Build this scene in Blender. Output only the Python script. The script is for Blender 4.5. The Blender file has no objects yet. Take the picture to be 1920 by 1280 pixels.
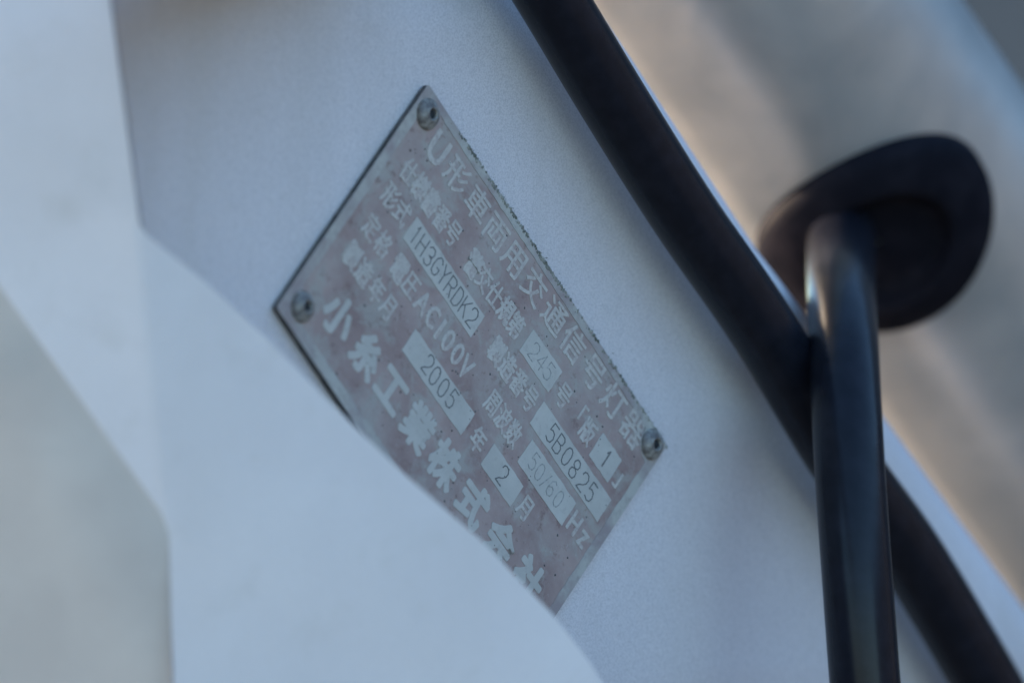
import bpy, bmesh, math, random
from mathutils import Vector, Matrix
random.seed(7)
scene = bpy.context.scene
col = scene.collection
R = math.radians

# ---------------------------------------------------------------- camera
S = 0.000117          # metres per photo pixel on the plane of the name plate
D = 3.0               # camera distance
H = 0.0
cd = bpy.data.cameras.new("camera")
cam = bpy.data.objects.new("camera", cd); col.objects.link(cam)
cam.location = (0, -D, H); cam.rotation_euler = (R(90), 0, 0)
cd.sensor_width = 36.0
cd.lens = 36.0 * D / (1920 * S)
cd.clip_start = 0.1; cd.clip_end = 400
cd.dof.use_dof = True
cd.dof.focus_distance = D + 0.012
cd.dof.aperture_fstop = 8.2
scene.camera = cam

# ---------------------------------------------------------------- light
SUN_EL, SUN_AZ = 9.0, -70.0      # azimuth from +Y towards +X, sun low behind the lamp on the left
w = bpy.data.worlds.new("World"); scene.world = w; w.use_nodes = True
nt = w.node_tree
sky = nt.nodes.new('ShaderNodeTexSky'); sky.sky_type = 'NISHITA'; sky.sun_disc = False
sky.sun_elevation = R(SUN_EL); sky.sun_rotation = R(SUN_AZ)
sky.air_density = 1.0; sky.dust_density = 0.5; sky.ozone_density = 2.9
nt.links.new(sky.outputs[0], nt.nodes['Background'].inputs[0])
nt.nodes['Background'].inputs[1].default_value = 0.15
sl = bpy.data.lights.new("sun", 'SUN'); sl.energy = 3.2; sl.angle = R(0.5); sl.color = (1.0, 0.78, 0.58)
so = bpy.data.objects.new("sun", sl); col.objects.link(so)
sd = Vector((math.sin(R(SUN_AZ)) * math.cos(R(SUN_EL)), math.cos(R(SUN_AZ)) * math.cos(R(SUN_EL)), math.sin(R(SUN_EL))))
so.rotation_euler = sd.to_track_quat('Z', 'Y').to_euler()
scene.view_settings.view_transform = 'Standard'
scene.view_settings.look = 'None'
scene.view_settings.exposure = 2.28
scene.view_settings.gamma = 1.0

# ---------------------------------------------------------------- frames
TH = R(48.2)
hv = Vector((math.cos(TH), math.sin(TH), 0)); zv = Vector((0, 0, 1)); nv = hv.cross(zv)
ex = (hv - zv).normalized(); ey = (hv + zv).normalized()
C0 = Vector(((880 - 960) * S, 0, -(700 - 640) * S))     # a point of the casing sheet

def at(px, py, d=0.0):
    k = S * (1 + d / D)
    return Vector(((px - 960) * k, d, H - (py - 640) * k))

def on_sheet(px, py, off=0.0):
    o = Vector((0, -D, H)); d = Vector(((px - 960) * S, D, -(py - 640) * S))
    t = (C0 + nv * off - o).dot(nv) / d.dot(nv)
    return o + t * d

ORG = on_sheet(797, 160)
PM = Matrix((ex, ey, nv)).transposed().to_4x4(); PM.translation = ORG - hv * 0.0013 + zv * 0.0002

# ---------------------------------------------------------------- helpers
def tag(o, label=None, cat=None, group=None, kind=None):
    if label: o['label'] = label
    if cat: o['category'] = cat
    if group: o['group'] = group
    if kind: o['kind'] = kind
    return o

def empty(name, mat=None):
    o = bpy.data.objects.new(name, None); col.objects.link(o); o.empty_display_size = 0.01
    if mat is not None: o.matrix_world = mat
    return o

def obj(name, bm, mat, parent=None, smooth=False):
    me = bpy.data.meshes.new(name); bm.normal_update(); bm.to_mesh(me); bm.free()
    me.materials.append(mat)
    if smooth:
        for p in me.polygons: p.use_smooth = True
    o = bpy.data.objects.new(name, me); col.objects.link(o)
    if parent: o.parent = parent
    return o

def mods(o, thick=None, bevel=None, seg=3, ang=30, off=-1):
    if thick:
        m = o.modifiers.new('thick', 'SOLIDIFY'); m.thickness = thick; m.offset = off
    if bevel:
        m = o.modifiers.new('bevel', 'BEVEL'); m.width = bevel; m.segments = seg
        m.limit_method = 'ANGLE'; m.angle_limit = R(ang)
    return o

class N:
    def __init__(s, name):
        s.m = bpy.data.materials.new(name); s.m.use_nodes = True
        s.t = s.m.node_tree; s.b = s.t.nodes['Principled BSDF']
        tc = s.t.nodes.new('ShaderNodeTexCoord'); s.co = tc.outputs['Object']
    def noise(s, scale, detail=3, rough=0.55, dist=0.0, stretch=None):
        n = s.t.nodes.new('ShaderNodeTexNoise'); n.inputs['Scale'].default_value = scale
        n.inputs['Detail'].default_value = detail; n.inputs['Roughness'].default_value = rough
        n.inputs['Distortion'].default_value = dist
        if stretch:
            mp = s.t.nodes.new('ShaderNodeMapping'); mp.inputs['Scale'].default_value = stretch
            s.t.links.new(s.co, mp.inputs[0]); s.t.links.new(mp.outputs[0], n.inputs['Vector'])
        else: s.t.links.new(s.co, n.inputs['Vector'])
        return n.outputs['Fac']
    def ramp(s, v, a, b, lo=0.0, hi=1.0):
        n = s.t.nodes.new('ShaderNodeMapRange'); n.clamp = True
        n.inputs[1].default_value = a; n.inputs[2].default_value = b
        n.inputs[3].default_value = lo; n.inputs[4].default_value = hi
        s.t.links.new(v, n.inputs[0]); return n.outputs[0]
    def mix(s, f, a, b):
        n = s.t.nodes.new('ShaderNodeMix'); n.data_type = 'RGBA'
        for k, v in ((0, f), (6, a), (7, b)):
            if isinstance(v, (int, float)): n.inputs[k].default_value = v
            elif isinstance(v, tuple): n.inputs[k].default_value = v + (1,)
            else: s.t.links.new(v, n.inputs[k])
        return n.outputs[2]
    def out(s, color, rough=0.5, bump=None, bs=0.2, bd=0.0001, metal=0.0, spec=0.5):
        if isinstance(color, tuple): s.b.inputs['Base Color'].default_value = color + (1,)
        else: s.t.links.new(color, s.b.inputs['Base Color'])
        if isinstance(rough, (int, float)): s.b.inputs['Roughness'].default_value = rough
        else: s.t.links.new(rough, s.b.inputs['Roughness'])
        s.b.inputs['Metallic'].default_value = metal
        s.b.inputs['Specular IOR Level'].default_value = spec
        if bump is not None:
            n = s.t.nodes.new('ShaderNodeBump'); n.inputs['Strength'].default_value = bs
            n.inputs['Distance'].default_value = bd
            s.t.links.new(bump, n.inputs['Height']); s.t.links.new(n.outputs[0], s.b.inputs['Normal'])
        return s.m

# white weathered enamel of the lamp casing
n = N('casing_paint')
big = n.ramp(n.noise(14, 3, 0.6), 0.35, 0.7)
spk = n.ramp(n.noise(1500, 2, 0.6), 0.60, 0.72)
c = n.mix(big, (0.67, 0.635, 0.65), (0.735, 0.70, 0.715))
c = n.mix(n.ramp(n.noise(40, 4, 0.6, 0, (1, 1, 0.10)), 0.50, 0.75, 0, 0.30), c, (0.52, 0.49, 0.45))
c = n.mix(n.ramp(n.noise(90, 5, 0.65), 0.58, 0.75, 0, 0.25), c, (0.50, 0.49, 0.46))
c = n.mix(n.ramp(n.noise(2600, 2, 0.5), 0.42, 0.62, 0, 0.7), c, (0.52, 0.49, 0.51))
c = n.mix(n.ramp(spk, 0, 1, 0, 0.35), c, (0.36, 0.36, 0.36))
CASING = n.out(c, 0.6, n.noise(1300, 3, 0.6), 0.6, 0.00015, spec=0.25)

n = N('hood_paint')
c = n.mix(n.ramp(n.noise(20, 4, 0.6), 0.35, 0.7), (0.70, 0.655, 0.67), (0.76, 0.715, 0.73))
c = n.mix(n.ramp(n.noise(26, 4, 0.6, 0.3, (1, 1, 0.4)), 0.48, 0.8, 0, 0.25), c, (0.60, 0.55, 0.52))
c = n.mix(n.ramp(n.noise(60, 4, 0.6), 0.55, 0.75, 0, 0.30), c, (0.5, 0.46, 0.42))
c = n.mix(n.ramp(n.noise(2000, 2, 0.5), 0.45, 0.66, 0, 0.25), c, (0.58, 0.55, 0.56))
HOOD = n.out(c, 0.6, n.noise(900, 3, 0.6), 0.4, 0.00015, spec=0.3)
n = N('hood_shaded_paint')  # darker version of the hood paint: shade on the lower-left face put into colour
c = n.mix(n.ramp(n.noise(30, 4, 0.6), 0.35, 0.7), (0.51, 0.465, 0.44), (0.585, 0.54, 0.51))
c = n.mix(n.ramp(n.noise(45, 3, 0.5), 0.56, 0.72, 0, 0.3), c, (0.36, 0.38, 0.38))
HOOD_SHADE = n.out(c, 0.6)

# bare weathered aluminium of plate: rim, lettering and number windows
n = N('bare_plate_metal')
c = n.mix(n.ramp(n.noise(120, 4, 0.6), 0.35, 0.7), (0.44, 0.43, 0.40), (0.52, 0.505, 0.47))
c = n.mix(n.ramp(n.noise(420, 4, 0.65), 0.55, 0.72, 0, 0.55), c, (0.34, 0.32, 0.30))
PLATE = n.out(c, 0.5, n.noise(1400, 3, 0.6), 0.3, 0.00008, metal=0.0)
# faded purple-brown print in the recess
n = N('faded_purple_paint')
c = n.mix(n.ramp(n.noise(70, 4, 0.6), 0.35, 0.66), (0.27, 0.19, 0.18), (0.385, 0.295, 0.275))
c = n.mix(n.ramp(n.noise(38, 5, 0.65, 0.6), 0.50, 0.66, 0, 0.6), c, (0.42, 0.375, 0.35))
c = n.mix(n.ramp(n.noise(130, 5, 0.65, 0.6), 0.50, 0.62, 0, 0.65), c, (0.37, 0.36, 0.33))
c = n.mix(n.ramp(n.noise(260, 4, 0.7), 0.58, 0.68, 0, 0.6), c, (0.18, 0.11, 0.10))
c = n.mix(n.ramp(n.noise(900, 3, 0.7), 0.60, 0.74, 0, 0.35), c, (0.5, 0.47, 0.44))
FIELD = n.out(c, 0.6, n.noise(1200, 3, 0.6), 0.4, 0.0001)
n = N('dirty_rim_metal')
c = n.mix(n.ramp(n.noise(80, 4, 0.65, 0.5), 0.38, 0.62), (0.31, 0.26, 0.26), (0.44, 0.43, 0.395))
c = n.mix(n.ramp(n.noise(420, 4, 0.65), 0.5, 0.7, 0, 0.6), c, (0.28, 0.25, 0.24))
RIM = n.out(c, 0.6, n.noise(1200, 3, 0.6), 0.4, 0.0001)
n = N('worn_lettering_metal')
c = n.mix(n.ramp(n.noise(160, 4, 0.6), 0.38, 0.66), (0.46, 0.43, 0.40), (0.58, 0.56, 0.515))
c = n.mix(n.ramp(n.noise(240, 4, 0.7), 0.50, 0.64, 0, 0.65), c, (0.37, 0.30, 0.285))
c = n.mix(n.ramp(n.noise(1100, 4, 0.7), 0.50, 0.64, 0, 0.6), c, (0.34, 0.29, 0.275))
LETTER = n.out(c, 0.5, n.noise(1600, 3, 0.6), 0.4, 0.00008)
n = N('stamped_ink')
DIGIT = n.out(n.mix(n.ramp(n.noise(900, 3, 0.6), 0.4, 0.7), (0.10, 0.105, 0.11), (0.20, 0.20, 0.20)), 0.7)
n = N('faint_stamped_ink')
FAINT = n.out(n.mix(n.ramp(n.noise(900, 3, 0.6), 0.40, 0.62), (0.24, 0.245, 0.24), (0.42, 0.42, 0.40)), 0.7)
n = N('dark_grime')
GRIME = n.out(n.mix(n.ramp(n.noise(500, 2), 0.35, 0.65), (0.05, 0.055, 0.045), (0.26, 0.26, 0.22)), 0.9)
n = N('pale_lichen')
LICHEN = n.out(n.mix(n.ramp(n.noise(350, 3), 0.40, 0.66), (0.13, 0.135, 0.115), (0.40, 0.39, 0.35)), 0.9)
n = N('plate_edge')
EDGE = n.out(n.mix(n.ramp(n.noise(300, 3), 0.35, 0.7), (0.04, 0.04, 0.045), (0.15, 0.14, 0.135)), 0.7)
n = N('rivet_metal')
c = n.mix(n.ramp(n.noise(500, 4, 0.65), 0.40, 0.66), (0.13, 0.115, 0.11), (0.36, 0.355, 0.33))
RIVET = n.out(c, 0.5, n.noise(1500, 3, 0.7), 0.6, 0.00015, metal=0.15)
n = N('rivet_hole_dark')
HOLE = n.out((0.015, 0.017, 0.02), 0.8)
n = N('cable_sheath')
CABLE = n.out(n.mix(n.ramp(n.noise(200, 3), 0.4, 0.7), (0.008, 0.009, 0.014), (0.012, 0.013, 0.020)), 0.27, n.noise(600, 3, 0.6), 0.15, 0.0001, spec=0.2)
n = N('grommet_rubber')
RUBBER = n.out(n.mix(n.ramp(n.noise(150, 3), 0.4, 0.7), (0.008, 0.008, 0.012), (0.014, 0.013, 0.018)), 0.6, n.noise(500, 3), 0.2, 0.0001, spec=0.03)
n = N('drum_metal')
c = n.mix(n.ramp(n.noise(24, 4, 0.6, 0.4), 0.36, 0.66), (0.42, 0.43, 0.43), (0.58, 0.57, 0.55))
c = n.mix(n.ramp(n.noise(70, 4, 0.65), 0.48, 0.7, 0, 0.3), c, (0.58, 0.54, 0.50))
DRUM = n.out(c, n.ramp(n.noise(40, 3), 0.3, 0.7, 0.36, 0.46), metal=0.6)
n = N('far_wall_grey')
FAR = n.out(n.mix(n.ramp(n.noise(1.5, 3), 0.35, 0.7), (0.12, 0.105, 0.10), (0.17, 0.15, 0.14)), 0.9)
n = N('shade_wall_dark')
DARKW = n.out(n.mix(n.ramp(n.noise(1.5, 3), 0.35, 0.7), (0.025, 0.027, 0.032), (0.04, 0.042, 0.05)), 0.9)
n = N('asphalt')
ROAD = n.out(n.mix(n.noise(40, 4), (0.05, 0.05, 0.05), (0.10, 0.10, 0.10)), 0.9)

# ---------------------------------------------------------------- setting
WZ, WH = 1.0, 11.2
bm = bmesh.new()
for x, y in ((-60, -60), (60, -60), (60, 60), (-60, 60)): bm.verts.new((x, y, -4.6))
bm.faces.new(bm.verts)
tag(obj('ground', bm, ROAD), kind='structure')
bm = bmesh.new()
bmesh.ops.create_cube(bm, size=1, matrix=Matrix.Translation((6.5, 9.3, 1.0)) @ Matrix.Diagonal((15, 0.5, 11.2, 1)))
tag(obj('background_wall', bm, FAR), 'dark grey wall far behind, out of focus past the pole in the top right corner', 'wall')

bm = bmesh.new()
bmesh.ops.create_cube(bm, size=1, matrix=Matrix.Translation((9.0, 0.5, -0.8)) @ Matrix.Diagonal((0.5, 17, 7.6, 1)))  # added out of view to keep sky light from the right off the casing
tag(obj('added_shade_wall', bm, DARKW), 'unseen dark wall added at the right to block sky light', 'wall')
# ---------------------------------------------------------------- casing sheet (the plate is riveted to it)
casing = empty('lamp_casing', Matrix.Translation(on_sheet(900, 1500)))
tag(casing, 'pale painted metal lamp casing that carries the riveted name plate', 'lamp casing')
cinv = casing.matrix_world.inverted()
RAD = 0.013
sil = [(1010, -140), (1180, 110), (1300, 293), (1420, 475), (1540, 633), (1660, 790), (1790, 968), (1925, 1150), (2160, 1470)]
flat = [on_sheet(x - 9, y + 54) for x, y in sil]
left = [on_sheet(x, -300 + 230 * i) for i, x in enumerate((44, 92, 134, 196, 296, 330, 400, 430, 450))]
def bulge(p):          # the sheet swells outwards beyond the upper left side of the plate
    t = -(p - ORG).dot(ex) - 0.003
    return p + nv * (t * t / (2 * 0.45)) if t > 0 else p
bm = bmesh.new()
rows = []
for i, f in enumerate(flat):
    tdir = (flat[min(i + 1, len(flat) - 1)] - flat[max(i - 1, 0)]).normalized()
    r = nv.cross(tdir).normalized()
    if r.dot(ey) < 0: r = -r
    row = [bulge(left[i] + (f - left[i]) * (k / 40)) for k in range(41)]
    row.insert(0, Vector((at(-470, 640, row[0].y).x, row[0].y + 0.001, row[0].z)))  # unseen strip added behind the hood to stop sunlight leaking in
    cen = f - nv * RAD
    for k in range(1, 11):
        a = R(9 * k); row.append(cen + nv * RAD * math.cos(a) + r * RAD * math.sin(a))
    row.append(row[-1] - nv * 0.010)
    rows.append([bm.verts.new(cinv @ p) for p in row])
for i in range(len(rows) - 1):
    for k in range(len(rows[0]) - 1):
        bm.faces.new((rows[i][k], rows[i + 1][k], rows[i + 1][k + 1], rows[i][k + 1]))
bmesh.ops.recalc_face_normals(bm, faces=bm.faces)
bm.normal_update()
if sum((f.normal.dot(nv) for f in bm.faces)) < 0: bmesh.ops.reverse_faces(bm, faces=bm.faces)
o = obj('side_sheet', bm, CASING, casing, smooth=True); mods(o, 0.002)

# ---------------------------------------------------------------- folded hood at the left, nearer the camera
hood = empty('lamp_hood', Matrix.Translation(at(300, 1500, -0.10)))
tag(hood, 'pale folded sheet metal hood at the left, out of focus and overlapping the name plate', 'hood')
hinv = hood.matrix_world.inverted()
def poly(bm, pts): return bm.faces.new([bm.verts.new(hinv @ at(*p)) for p in pts])
V1 = (262, 430, -0.108); V2 = (302, 960, -0.100); V3 = (-470, -118, -0.1025)
def hood_part(name, faces, mat, bev):
    bm = bmesh.new(); vd = {}
    def gv(p):
        if p not in vd: vd[p] = bm.verts.new(hinv @ at(*p))
        return vd[p]
    for f in faces: bm.faces.new([gv(p) for p in f])
    bmesh.ops.recalc_face_normals(bm, faces=bm.faces); bm.normal_update()
    if sum(f.normal.y * f.calc_area() for f in bm.faces) > 0: bmesh.ops.reverse_faces(bm, faces=bm.faces)
    o = obj(name, bm, mat, hood)
    mods(o, None, bev, 8, 4); mods(o, 0.003); o.modifiers.new('wn', 'WEIGHTED_NORMAL')
    for p in o.data.polygons: p.use_smooth = True
    return o
def cplane(x, y): return (x, y, -0.108 + .00003 * (x - 262) + .0000128 * (y - 430))
edge = [cplane(*p) for p in ((380, 524), (500, 634), (620, 755), (760, 890), (900, 1010), (1040, 1155), (1105, 1240), (1170, 1340), (1260, 1500))]
faces = [(V1, V3, (-470, -300, -.1065), (165, -300, -.1225)), (V1, V2, V3),
         tuple([V1, V2, cplane(330, 1500)] + edge[::-1]),
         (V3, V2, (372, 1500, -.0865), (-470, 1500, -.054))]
oh = hood_part('outer_sheet', faces, HOOD, 0.018)
oh.data.materials.append(HOOD_SHADE); oh.data.polygons[len(faces) - 1].material_index = 1
bm = bmesh.new()
tp = [on_sheet(330, -95, .006), on_sheet(480, -110, .002), on_sheet(800, -130, -.002), on_sheet(800, -130, .28), on_sheet(480, -110, .34), on_sheet(330, -95, .36)]  # unseen sheet above the view, added to darken the casing's upper left
bm.faces.new([bm.verts.new(hinv @ p) for p in tp])
o = obj('added_shade_visor', bm, HOOD, hood); mods(o, 0.003, 0.001)
# ---------------------------------------------------------------- name plate
plate = empty('name_plate', PM)
tag(plate, 'weathered purple-brown metal name plate with raised lettering, riveted at a slant to the casing', 'name plate')
W, HT = 112.0, 69.0
mm = 0.001
BASE = 2.2            # height of the plate face above the sheet, mm
def rounded(x0, y0, x1, y1, r, k=5):
    p = []
    for cx, cy, a0 in ((x1 - r, y1 - r, 0), (x0 + r, y1 - r, 90), (x0 + r, y0 + r, 180), (x1 - r, y0 + r, 270)):
        for i in range(k + 1):
            a = R(a0 + 90 * i / k); p.append((cx + r * math.cos(a), cy + r * math.sin(a)))
    return p
def prism(bm, pts, z0, z1, zf=None):
    lo = [bm.verts.new((x * mm, y * mm, z0 * mm)) for x, y in pts]
    hi = [bm.verts.new((x * mm, y * mm, z1 * mm)) for x, y in pts]
    bm.faces.new(hi); bm.faces.new(lo[::-1])
    for i in range(len(pts)):
        j = (i + 1) % len(pts); bm.faces.new((lo[i], lo[j], hi[j], hi[i]))
# dark perished gasket between plate and sheet
bm = bmesh.new(); prism(bm, rounded(0.5, -HT + 0.3, W - 0.8, -0.8, 1.5), -0.3, BASE - 0.85)
obj('gasket', bm, GRIME, plate)
bm = bmesh.new(); prism(bm, rounded(0, -HT, W, 0, 0.7), BASE - 1.3, BASE - 0.3)
obj('plate_body', bm, EDGE, plate)
# rim with the field opening
op = []
def jit(p, a): return (p[0] + random.uniform(-a, a), p[1] + random.uniform(-a, a))
def opening():
    x0, y0, x1, y1 = 2.7, -HT + 3.0, W - 2.6, -2.2
    def seg(a, b, n_):
        return [(a[0] + (b[0] - a[0]) * i / n_, a[1] + (b[1] - a[1]) * i / n_) for i in range(n_)]
    c = 6.2
    pts = []
    # scooped corners round each rivet
    def scoop(cx, cy, r, a0, a1, k=8): return [(cx + r * math.cos(R(a0 + (a1 - a0) * i / k)), cy + r * math.sin(R(a0 + (a1 - a0) * i / k))) for i in range(k + 1)]
    pts += seg((x0 + c, y0), (x1 - 2.0, y0), 60)
    pts += seg((x1 - 2.0, y0), (x1, y0 + 2), 3)
    pts += seg((x1, y0 + 2), (x1, y1 - c), 36)
    pts += scoop(x1 + 0.4, y1 + 0.4, c, 266, 184)
    pts += seg((x1 - c, y1), (x0 + c, y1), 60)
    pts += scoop(x0 - 0.6, y1 + 0.6, c - 0.6, 356, 274)
    pts += seg((x0, y1 - c), (x0, y0 + c), 36)
    pts += scoop(x0 - 0.3, y0 - 0.3, c, 86, 4)
    return [jit(p, 0.13) for p in pts]
inner = opening()
outer = rounded(0, -HT, W, 0, 0.7, 6)
bm = bmesh.new()
def ring(pts, z): 
    v = [bm.verts.new((x * mm, y * mm, z * mm)) for x, y in pts]
    return v, [bm.edges.new((v[i], v[(i + 1) % len(v)])) for i in range(len(v))]
vo, eo = ring(outer, BASE + 0.0); vi, ei = ring(inner, BASE + 0.0)
bmesh.ops.triangle_fill(bm, edges=eo + ei, use_beauty=True)
for vs in (vo, vi):
    lo = [bm.verts.new((v.co.x, v.co.y, (BASE - 0.16) * mm)) for v in vs]
    for i in range(len(vs)):
        j = (i + 1) % len(vs); bm.faces.new((vs[i], vs[j], lo[j], lo[i]))
bmesh.ops.recalc_face_normals(bm, faces=bm.faces)
obj('rim', bm, RIM, plate)
# painted recess: a fine grid, slightly buckled
bm = bmesh.new()
g = 40
def inset_box(): return 1.5, -HT + 1.5, W - 1.5, -1.2
x0, y0, x1, y1 = inset_box()
gv = [[bm.verts.new(((x0 + (x1 - x0) * i / g) * mm, (y0 + (y1 - y0) * j / g) * mm, (BASE - 0.115 + random.uniform(-0.006, 0.0)) * mm)) for j in range(g + 1)] for i in range(g + 1)]
for i in range(g):
    for j in range(g): bm.faces.new((gv[i][j], gv[i + 1][j], gv[i + 1][j + 1], gv[i][j + 1]))
obj('painted_field', bm, FIELD, plate, smooth=True)

# ---- raised characters (each glyph its own part)
ZC = BASE - 0.13
dg = None
cache = {}
def glyph(ch, off):
    key = (ch, off)
    if key in cache: return cache[key]
    c = bpy.data.curves.new('glyph', 'FONT'); c.body = ch; c.size = 1.0; c.extrude = 0.5
    c.offset = off; c.resolution_u = 3
    o = bpy.data.objects.new('glyph', c); col.objects.link(o)
    me = bpy.data.meshes.new_from_object(o.evaluated_get(bpy.context.evaluated_depsgraph_get()))
    bpy.data.objects.remove(o)
    vs = [v.co.copy() for v in me.vertices]; fs = [tuple(p.vertices) for p in me.polygons]
    cache[key] = (vs, fs); return cache[key]
CLOG = dict(zip('様書警電製業規番造第版圧号仕', (.22, .34, .36, .36, .28, .28, .2, .16, .2, .16, .16, .12, .1, .1)))
def character(ch, x, y, w_, h_, off=0.0, latin=False, mat=None, top=0.10, bold=0.12):
    vs, fs = glyph(ch, off if off < .02 else 0.012)
    x += random.uniform(-.12, .12); y += random.uniform(-.12, .12)
    if latin:
        xs = [v.x for v in vs]; ys = [v.y for v in vs]
        cx, cy = (min(xs) + max(xs)) / 2, (min(ys) + max(ys)) / 2
        sx = w_ / max(max(xs) - min(xs), 0.15); sy = h_ / (max(ys) - min(ys))
    else:
        cx, cy, sx, sy = 0.5, 0.38, w_, h_
    d = CLOG.get(ch, bold) if off < .02 else .36
    sh = [(0, 0), (d, 0), (-d, 0), (0, d), (0, -d)] + ([(d * .7, d * .7), (-d * .7, -d * .7), (d * .7, -d * .7), (-d * .7, d * .7)] if d > .18 else [])
    pts = []; fcs = []
    for q, (dx, dy) in enumerate(sh):
        base = len(pts)
        for v in vs:
            X = (v.x - cx) * sx + dx; Y = (v.y - cy) * sy + dy
            pts.append((X * mm, (Y + X * SL) * mm, (0.0 if v.z < 0 else top + 0.03 - .004 * q) * mm))
        fcs += [tuple(i + base for i in f) for f in fs]
    me = bpy.data.meshes.new('character')
    me.from_pydata(pts, [], fcs); me.materials.append(mat or LETTER)
    o = bpy.data.objects.new('character', me); col.objects.link(o); o.parent = plate
    o.location = (x * mm, y * mm, ZC * mm)
    return o
def line(txt, xs, y0_, y1_, w_, h_, off=0.0, **k):
    for i, ch in enumerate(txt):
        t = (xs[i] - xs[0]) / max(1e-6, (xs[-1] - xs[0])) if len(xs) > 1 else 0
        character(ch, xs[i], y0_ + (y1_ - y0_) * t, w_, h_, off, **k)
SL = 0.012
character('U', 12.3, -7.9, 5.6, 7.4, 0.012, latin=True)
line('形車両用交通信号灯器', [20.6, 29.7, 38.4, 47.0, 55.8, 64.9, 73.8, 83.0, 92.3, 101.2], -7.4, -5.6, 8.2, 8.0, 0.004, bold=0.09)
line('仕様書番号', [9.1, 14.0, 18.9, 23.8, 28.7], -17.9, -17.4, 4.9, 6.4, 0.006)
line('警交仕規第', [38.2, 43.0, 47.8, 52.7, 57.5], -17.3, -16.9, 4.9, 6.4, 0.006)
character('号', 79.6, -16.7, 5.2, 6.2, 0.006)
character('「', 85.6, -15.8, 5.0, 6.2, 0.004)
character('版', 91.0, -16.6, 4.9, 6.2, 0.006)
character('」', 107.0, -16.2, 5.0, 6.2, 0.004)
line('形式', [8.6, 13.9], -26.1, -25.9, 5.2, 6.4, 0.006)
line('製造番号', [57.0, 62.0, 67.1, 72.1], -25.3, -25.1, 4.9, 6.4, 0.006)
line('定格', [9.2, 14.4], -35.2, -35.1, 5.0, 6.4, 0.006)
line('電圧', [21.8, 26.9], -35.1, -35.0, 5.0, 6.4, 0.006)
for ch, x, ww in (('A', 32.4, 4.0), ('C', 36.9, 3.4), ('1', 40.6, 1.2), ('0', 44.2, 3.2), ('0', 48.3, 3.2), ('V', 52.3, 3.8)):
    character(ch, x, -35.0, ww, 5.4, 0.006, latin=True)
line('周波数', [64.3, 69.0, 73.8], -34.4, -34.2, 4.8, 6.4, 0.006)
character('H', 102.2, -33.9, 3.2, 5.2, 0.006, latin=True)
character('z', 106.4, -34.7, 2.8, 3.8, 0.006, latin=True)
line('製造年月', [9.2, 14.4, 19.9, 25.2], -43.9, -43.6, 5.0, 6.4, 0.006)
character('年', 66.4, -43.4, 5.0, 6.2, 0.006)
character('月', 88.2, -43.1, 5.0, 6.2, 0.006)
line('小糸工業株式会社', [15.4, 27.6, 38.6, 50.4, 62.3, 75.0, 87.6, 99.8], -56.2, -53.8, 9.8, 10.2, 0.030, mat=PLATE)

# ---- number windows with stamped figures (sub-parts)
ST = {
 '0': [[(.5, 1), (.82, .93), (1, .7), (1, .3), (.82, .07), (.5, 0), (.18, .07), (0, .3), (0, .7), (.18, .93), (.5, 1)]],
 '1': [[(.2, .8), (.55, 1), (.55, 0)]],
 '2': [[(0, .76), (.1, .93), (.4, 1), (.75, .97), (1, .8), (.97, .58), (.7, .38), (.25, .2), (0, 0), (1, 0)]],
 '3': [[(0, .85), (.3, 1), (.75, .98), (.97, .78), (.85, .56), (.4, .52)], [(.4, .52), (.88, .46), (1, .25), (.8, .04), (.35, 0), (0, .14)]],
 '4': [[(.75, 0), (.75, 1), (0, .3), (1, .3)]],
 '5': [[(.95, 1), (.12, 1), (.05, .56), (.4, .64), (.8, .58), (1, .34), (.85, .08), (.45, 0), (0, .1)]],
 '6': [[(.9, .9), (.55, 1), (.15, .8), (0, .4), (.1, .1), (.5, 0), (.9, .1), (1, .32), (.85, .52), (.5, .58), (.05, .4)]],
 '8': [[(.5, .53), (.12, .62), (.05, .8), (.25, .97), (.5, 1), (.75, .97), (.95, .8), (.88, .62), (.5, .53), (.08, .42), (0, .22), (.18, .03), (.5, 0), (.82, .03), (1, .22), (.92, .42), (.5, .53)]],
 'B': [[(0, 0), (0, 1), (.7, 1), (.95, .88), (.93, .64), (.7, .54), (0, .54)], [(.7, .54), (1, .4), (1, .12), (.72, 0), (0, 0)]],
 'D': [[(0, 0), (0, 1), (.6, 1), (.92, .82), (1, .5), (.92, .18), (.6, 0), (0, 0)]],
 'G': [[(1, .82), (.75, .98), (.4, 1), (.08, .78), (0, .4), (.12, .1), (.5, 0), (.85, .06), (1, .22), (1, .45), (.6, .45)]],
 'H': [[(0, 0), (0, 1)], [(1, 0), (1, 1)], [(0, .52), (1, .52)]],
 'K': [[(0, 0), (0, 1)], [(1, 1), (.05, .42)], [(.35, .6), (1, 0)]],
 'R': [[(0, 0), (0, 1), (.72, 1), (1, .86), (.98, .62), (.7, .5), (0, .5)], [(.55, .5), (1, 0)]],
 'Y': [[(0, 1), (.5, .5), (1, 1)], [(.5, .5), (.5, 0)]],
 '/': [[(.0, -.02), (1, 1.02)]],
}
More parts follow.
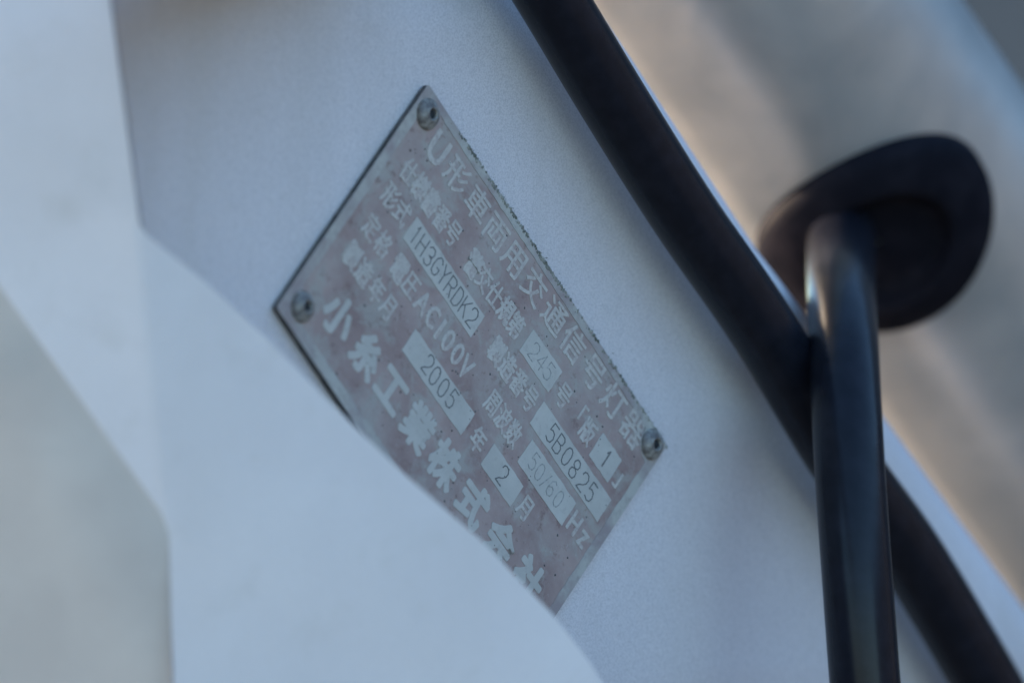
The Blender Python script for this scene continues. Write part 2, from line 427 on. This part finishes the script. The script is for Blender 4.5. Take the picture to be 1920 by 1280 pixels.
def figure(ch, x, y, w_, h_, wid, mat, parent, z):
    bm = bmesh.new()
    jx = random.uniform(-.12, .12); jy = random.uniform(-.18, .18); rot = R(random.uniform(-2, 2))
    for s in ST[ch]:
        P = [Vector(((a - .5) * w_, (b - .5) * h_)) for a, b in s]
        for i in range(len(P) - 1):       # rounded bead along the stroke
            a, b = P[i], P[i + 1]; d = b - a; L = d.length; d.normalize(); nn = Vector((-d.y, d.x)) * wid / 2
            a = a - d * wid * .35; b = b + d * wid * .35
            zt = (0.035 + 0.002 * (i % 3)) * mm
            q = [a - nn * .9, b - nn * .9, b + nn * .9, a + nn * .9]
            v = [bm.verts.new((p.x * mm, p.y * mm, zt)) for p in q]
            u = [bm.verts.new((p.x * mm * 1.0, p.y * mm, -0.02 * mm)) for p in q]
            bm.faces.new(v)
            for k in range(4):
                bm.faces.new((u[k], u[(k + 1) % 4], v[(k + 1) % 4], v[k]))
    o = obj('stamped_figure', bm, mat, parent)
    o.location = ((x + jx) * mm, (y + jy) * mm, z * mm); o.rotation_euler = (0, 0, rot)
    return o
def window(x0, y0, x1, y1, figs, wid=0.32, mat=DIGIT, fh=4.6, fw=2.3):
    dy = (x1 - x0) * SL
    n_ = 14; pts = []
    L = [(x0, y0), (x1, y0 + dy), (x1, y1 + dy), (x0, y1)]
    for i in range(4):
        a, b = L[i], L[(i + 1) % 4]
        k = 14 if i % 2 == 0 else 4
        for j in range(k): pts.append(jit((a[0] + (b[0] - a[0]) * j / k, a[1] + (b[1] - a[1]) * j / k), 0.11))
    bm = bmesh.new(); prism(bm, pts, ZC, BASE - 0.01)
    bmesh.ops.triangulate(bm, faces=[f for f in bm.faces if len(f.verts) > 4])
    o = obj('number_window', bm, PLATE, plate)
    for ch, x, y in figs: figure(ch, x, y, fw if ch not in '1/' else 1.5, fh, wid, mat, o, BASE - 0.005)
    return o
window(62.2, -20.0, 75.5, -13.4, [(c, x, -16.6) for c, x in zip('245', (65.9, 69.2, 72.4))], 0.28, FAINT, 4.2)
window(94.8, -20.1, 103.6, -13.2, [('1', 99.5, -16.4)], 0.45, DIGIT, 4.2)
window(17.8, -29.7, 48.8, -23.1, [(c, 20.3 + 3.22 * i, -26.3 + 0.04 * i) for i, c in enumerate('1H3GYRDK2')])
window(75.9, -28.9, 107.3, -22.2, [(c, x, -25.4) for c, x in zip('5B0825', (82.9, 86.2, 89.9, 93.6, 97.6, 101.3))])
window(79.0, -37.8, 99.4, -30.8, [(c, x, -34.1) for c, x in zip('50/60', (82.9, 86.0, 88.6, 91.2, 94.4))], 0.30, FAINT, 4.2, 2.1)
window(34.9, -47.1, 61.7, -40.6, [(c, x, -43.4) for c, x in zip('2005', (43.2, 46.6, 50.2, 54.0))])
window(70.8, -46.7, 84.3, -40.3, [('2', 77.5, -43.2)])

# ---- blind rivets
def rivet(x, y, rr=3.5, hh=1.9):
    bm = bmesh.new(); k = 28
    prof = [(rr, -0.1), (rr, .25), (rr * .97, .5), (rr * .86, .9), (rr * .68, 1.25), (rr * .5, hh - .08), (rr * .44, hh), (rr * .37, hh - .03), (rr * .32, hh - .25), (rr * .31, hh - .9)]
    rings = []
    for r_, z_ in prof:
        rings.append([bm.verts.new((r_ * mm * math.cos(2 * math.pi * i / k) * random.uniform(.985, 1.015), r_ * mm * math.sin(2 * math.pi * i / k) * random.uniform(.985, 1.015), z_ * mm)) for i in range(k)])
    for a, b in zip(rings, rings[1:]):
        for i in range(k): bm.faces.new((a[i], a[(i + 1) % k], b[(i + 1) % k], b[i]))
    o = obj('rivet', bm, RIVET, plate, smooth=True); o.location = (x * mm, y * mm, BASE * mm)
    bm = bmesh.new()
    bmesh.ops.create_cone(bm, cap_ends=True, segments=16, radius1=rr * .33 * mm, radius2=rr * .24 * mm, depth=.5 * mm, matrix=Matrix.Translation((0, 0, (hh - .75) * mm)))
    obj('rivet_pin', bm, HOLE, o)
for x, y in ((4.4, -4.9), (5.6, -63.2), (108.1, -3.6), (107.0, -64.5)): rivet(x, y)

# ---- lichen and dirt crumbs along the upper edge and below the plate
def blob(bm, c, r):
    vs = [bm.verts.new((c[0] + r * random.uniform(.6, 1.3) * math.cos(a) , c[1] + r * random.uniform(.6, 1.3) * math.sin(a), c[2])) for a in [i * 1.2566 for i in range(5)]]
    t = bm.verts.new((c[0], c[1], c[2] + r * .7))
    for i in range(5): bm.faces.new((vs[i], vs[(i + 1) % 5], t))
bm = bmesh.new()
cl = [(random.uniform(14, 110), random.uniform(.5, 1.9)) for _ in range(54)] + [(random.uniform(38, 62), 1.4) for _ in range(14)]
for cx, sp in cl:
    for _ in range(random.randint(8, 30)):
        x = random.gauss(cx, 1.6); y = abs(random.gauss(0, sp * .8)) - random.uniform(0, .9)
        blob(bm, (x * mm, y * mm, (0.0 if y > 0 else BASE) * mm), random.uniform(.06, .34) * mm * (1.4 if y < .7 else .7))
for _ in range(260):
    x = random.uniform(10, 112); y = random.uniform(-1.2, 3.2)
    blob(bm, (x * mm, y * mm, (0.0 if y > 0 else BASE) * mm), random.uniform(.04, .12) * mm)
tag(obj('edge_grime', bm, LICHEN, plate), kind='stuff')
bm = bmesh.new()
for _ in range(420):
    x = random.uniform(4, 108); y = random.uniform(-66, -3)
    blob(bm, (x * mm, y * mm, (BASE - 0.10) * mm), random.choice((.06, .08, .1, .12, .2, .3)) * mm)
tag(obj('dirt_crumb', bm, EDGE, plate), kind='stuff')

# ---------------------------------------------------------------- drum / pole behind on the right
e0, e1 = on_sheet(1180, 110), on_sheet(1925, 1150)
ax = (e1 - e0).normalized()
RD = 0.040
A0 = at(1408, 0, 0.150)
drum = empty('round_pole', Matrix.Translation(A0))
tag(drum, 'thick round metal pole running diagonally behind the casing, with a rubber cable grommet', 'pole')
dinv = drum.matrix_world.inverted()
px_ = ax.cross(Vector((0, 1, 0))).normalized()
if px_.x > 0: px_ = -px_                 # towards lower left
q_ = ax.cross(px_).normalized()
if q_.y > 0: q_ = -q_
bm = bmesh.new(); k = 96
rings = []
for s in [i * 0.02 - 0.12 for i in range(26)]:
    rings.append([bm.verts.new(dinv @ (A0 + ax * s + (px_ * math.cos(2 * math.pi * i / k) + q_ * math.sin(2 * math.pi * i / k)) * RD)) for i in range(k)])
for a, b in zip(rings, rings[1:]):
    for i in range(k): bm.faces.new((a[i], a[(i + 1) % k], b[(i + 1) % k], b[i]))
bm.faces.new(rings[0]); bm.faces.new(rings[-1])
bmesh.ops.recalc_face_normals(bm, faces=bm.faces)
o = obj('tube', bm, DRUM, drum, smooth=True)
# grommet centre: where the sight line through photo pixel (1648,440) meets the tube
ro = Vector((0, -D, H)); rd = (at(1648, 450, 0) - ro).normalized()
w0 = ro - A0
a_ = rd - ax * rd.dot(ax); b_ = w0 - ax * w0.dot(ax)
qa, qb, qc = a_.dot(a_), 2 * a_.dot(b_), b_.dot(b_) - RD * RD
tt = (-qb - math.sqrt(qb * qb - 4 * qa * qc)) / (2 * qa)
G = ro + rd * tt
gn = (G - A0); gn = (gn - ax * gn.dot(ax)).normalized()
gu = ax.cross(gn).normalized()
prof = [(28.0, -1.5), (28.4, 0.4), (28.6, 2.0), (27.8, 3.6), (25.6, 4.9), (22.6, 5.8), (19.8, 6.5), (17.9, 6.6), (16.8, 5.9), (16.3, 4.2), (15.9, 1.6), (12, 0.9), (0.5, 0.8)]
bm = bmesh.new(); k = 72; rings = []
for ri, (r_, h_) in enumerate(prof):
    rg = []
    for i in range(k):
        a = 2 * math.pi * i / k
        u = r_ * math.cos(a) * mm; v = r_ * math.sin(a) * mm
        sag = RD - math.sqrt(max(RD * RD - u * u, 0)) 
        kk = 1.0 if ri < 1 else 0.8
        rg.append(bm.verts.new(dinv @ (G + gu * u + ax * v * 0.86 + gn * (h_ * mm - sag * kk))))
    rings.append(rg)
for a, b in zip(rings, rings[1:]):
    for i in range(k): bm.faces.new((a[i], a[(i + 1) % k], b[(i + 1) % k], b[i]))
bmesh.ops.recalc_face_normals(bm, faces=bm.faces)
obj('grommet', bm, RUBBER, drum, smooth=True)

# ---------------------------------------------------------------- cables
def catmull(P, m=14):
    out = []
    Q = [P[0] * 2 - P[1]] + P + [P[-1] * 2 - P[-2]]
    for i in range(1, len(Q) - 2):
        for j in range(m):
            t = j / m; p0, p1, p2, p3 = Q[i - 1:i + 3]
            out.append(0.5 * ((2 * p1) + (p2 - p0) * t + (2 * p0 - 5 * p1 + 4 * p2 - p3) * t * t + (3 * p1 - p0 - 3 * p2 + p3) * t ** 3))
    out.append(P[-1]); return out
def tube(name, pts, r, mat, label, cat):
    P = catmull(pts); o0 = pts[-1]
    bm = bmesh.new(); k = 40; rings = []
    ref = Vector((0, 1, 0)).cross(P[1] - P[0]).normalized()
    for i, p in enumerate(P):
        t = (P[min(i + 1, len(P) - 1)] - P[max(i - 1, 0)]).normalized()
        ref = (ref - t * ref.dot(t)).normalized(); b = t.cross(ref)
        rings.append([bm.verts.new(p - o0 + (ref * math.cos(2 * math.pi * j / k) + b * math.sin(2 * math.pi * j / k)) * r) for j in range(k)])
    for a, c in zip(rings, rings[1:]):
        for i in range(k): bm.faces.new((a[i], a[(i + 1) % k], c[(i + 1) % k], c[i]))
    bm.faces.new(rings[0]); bm.faces.new(rings[-1])
    bmesh.ops.recalc_face_normals(bm, faces=bm.faces)
    o = obj(name, bm, mat, None, smooth=True); o.location = o0
    return tag(o, label, cat)
CO = 0.012
dp = [(885, -240), (963, -115), (1037, 2), (1150, 190), (1282, 400), (1430, 615), (1575, 855), (1700, 1030), (1804, 1200), (1885, 1340), (1960, 1470)]
tube('cable', [on_sheet(x, y, CO) for x, y in dp], 0.0077, CABLE,
     'thick black cable lying diagonally along the edge of the casing', 'cable')
vp = [(G + gn * -0.004 + gu * 0.0, None)]
hpts = [at(1584, 360, G.y + 0.016), at(1580, 400, G.y + 0.003), at(1578, 460, G.y - 0.012), at(1578, 545, 0.086), at(1582, 650, 0.059), at(1588, 780, 0.043), at(1596, 920, 0.035), at(1608, 1090, 0.030), at(1622, 1280, 0.028), at(1640, 1480, 0.028)]
tube('cable', hpts, 0.0079, CABLE,
     'thick black cable hanging straight down out of the rubber grommet', 'cable')
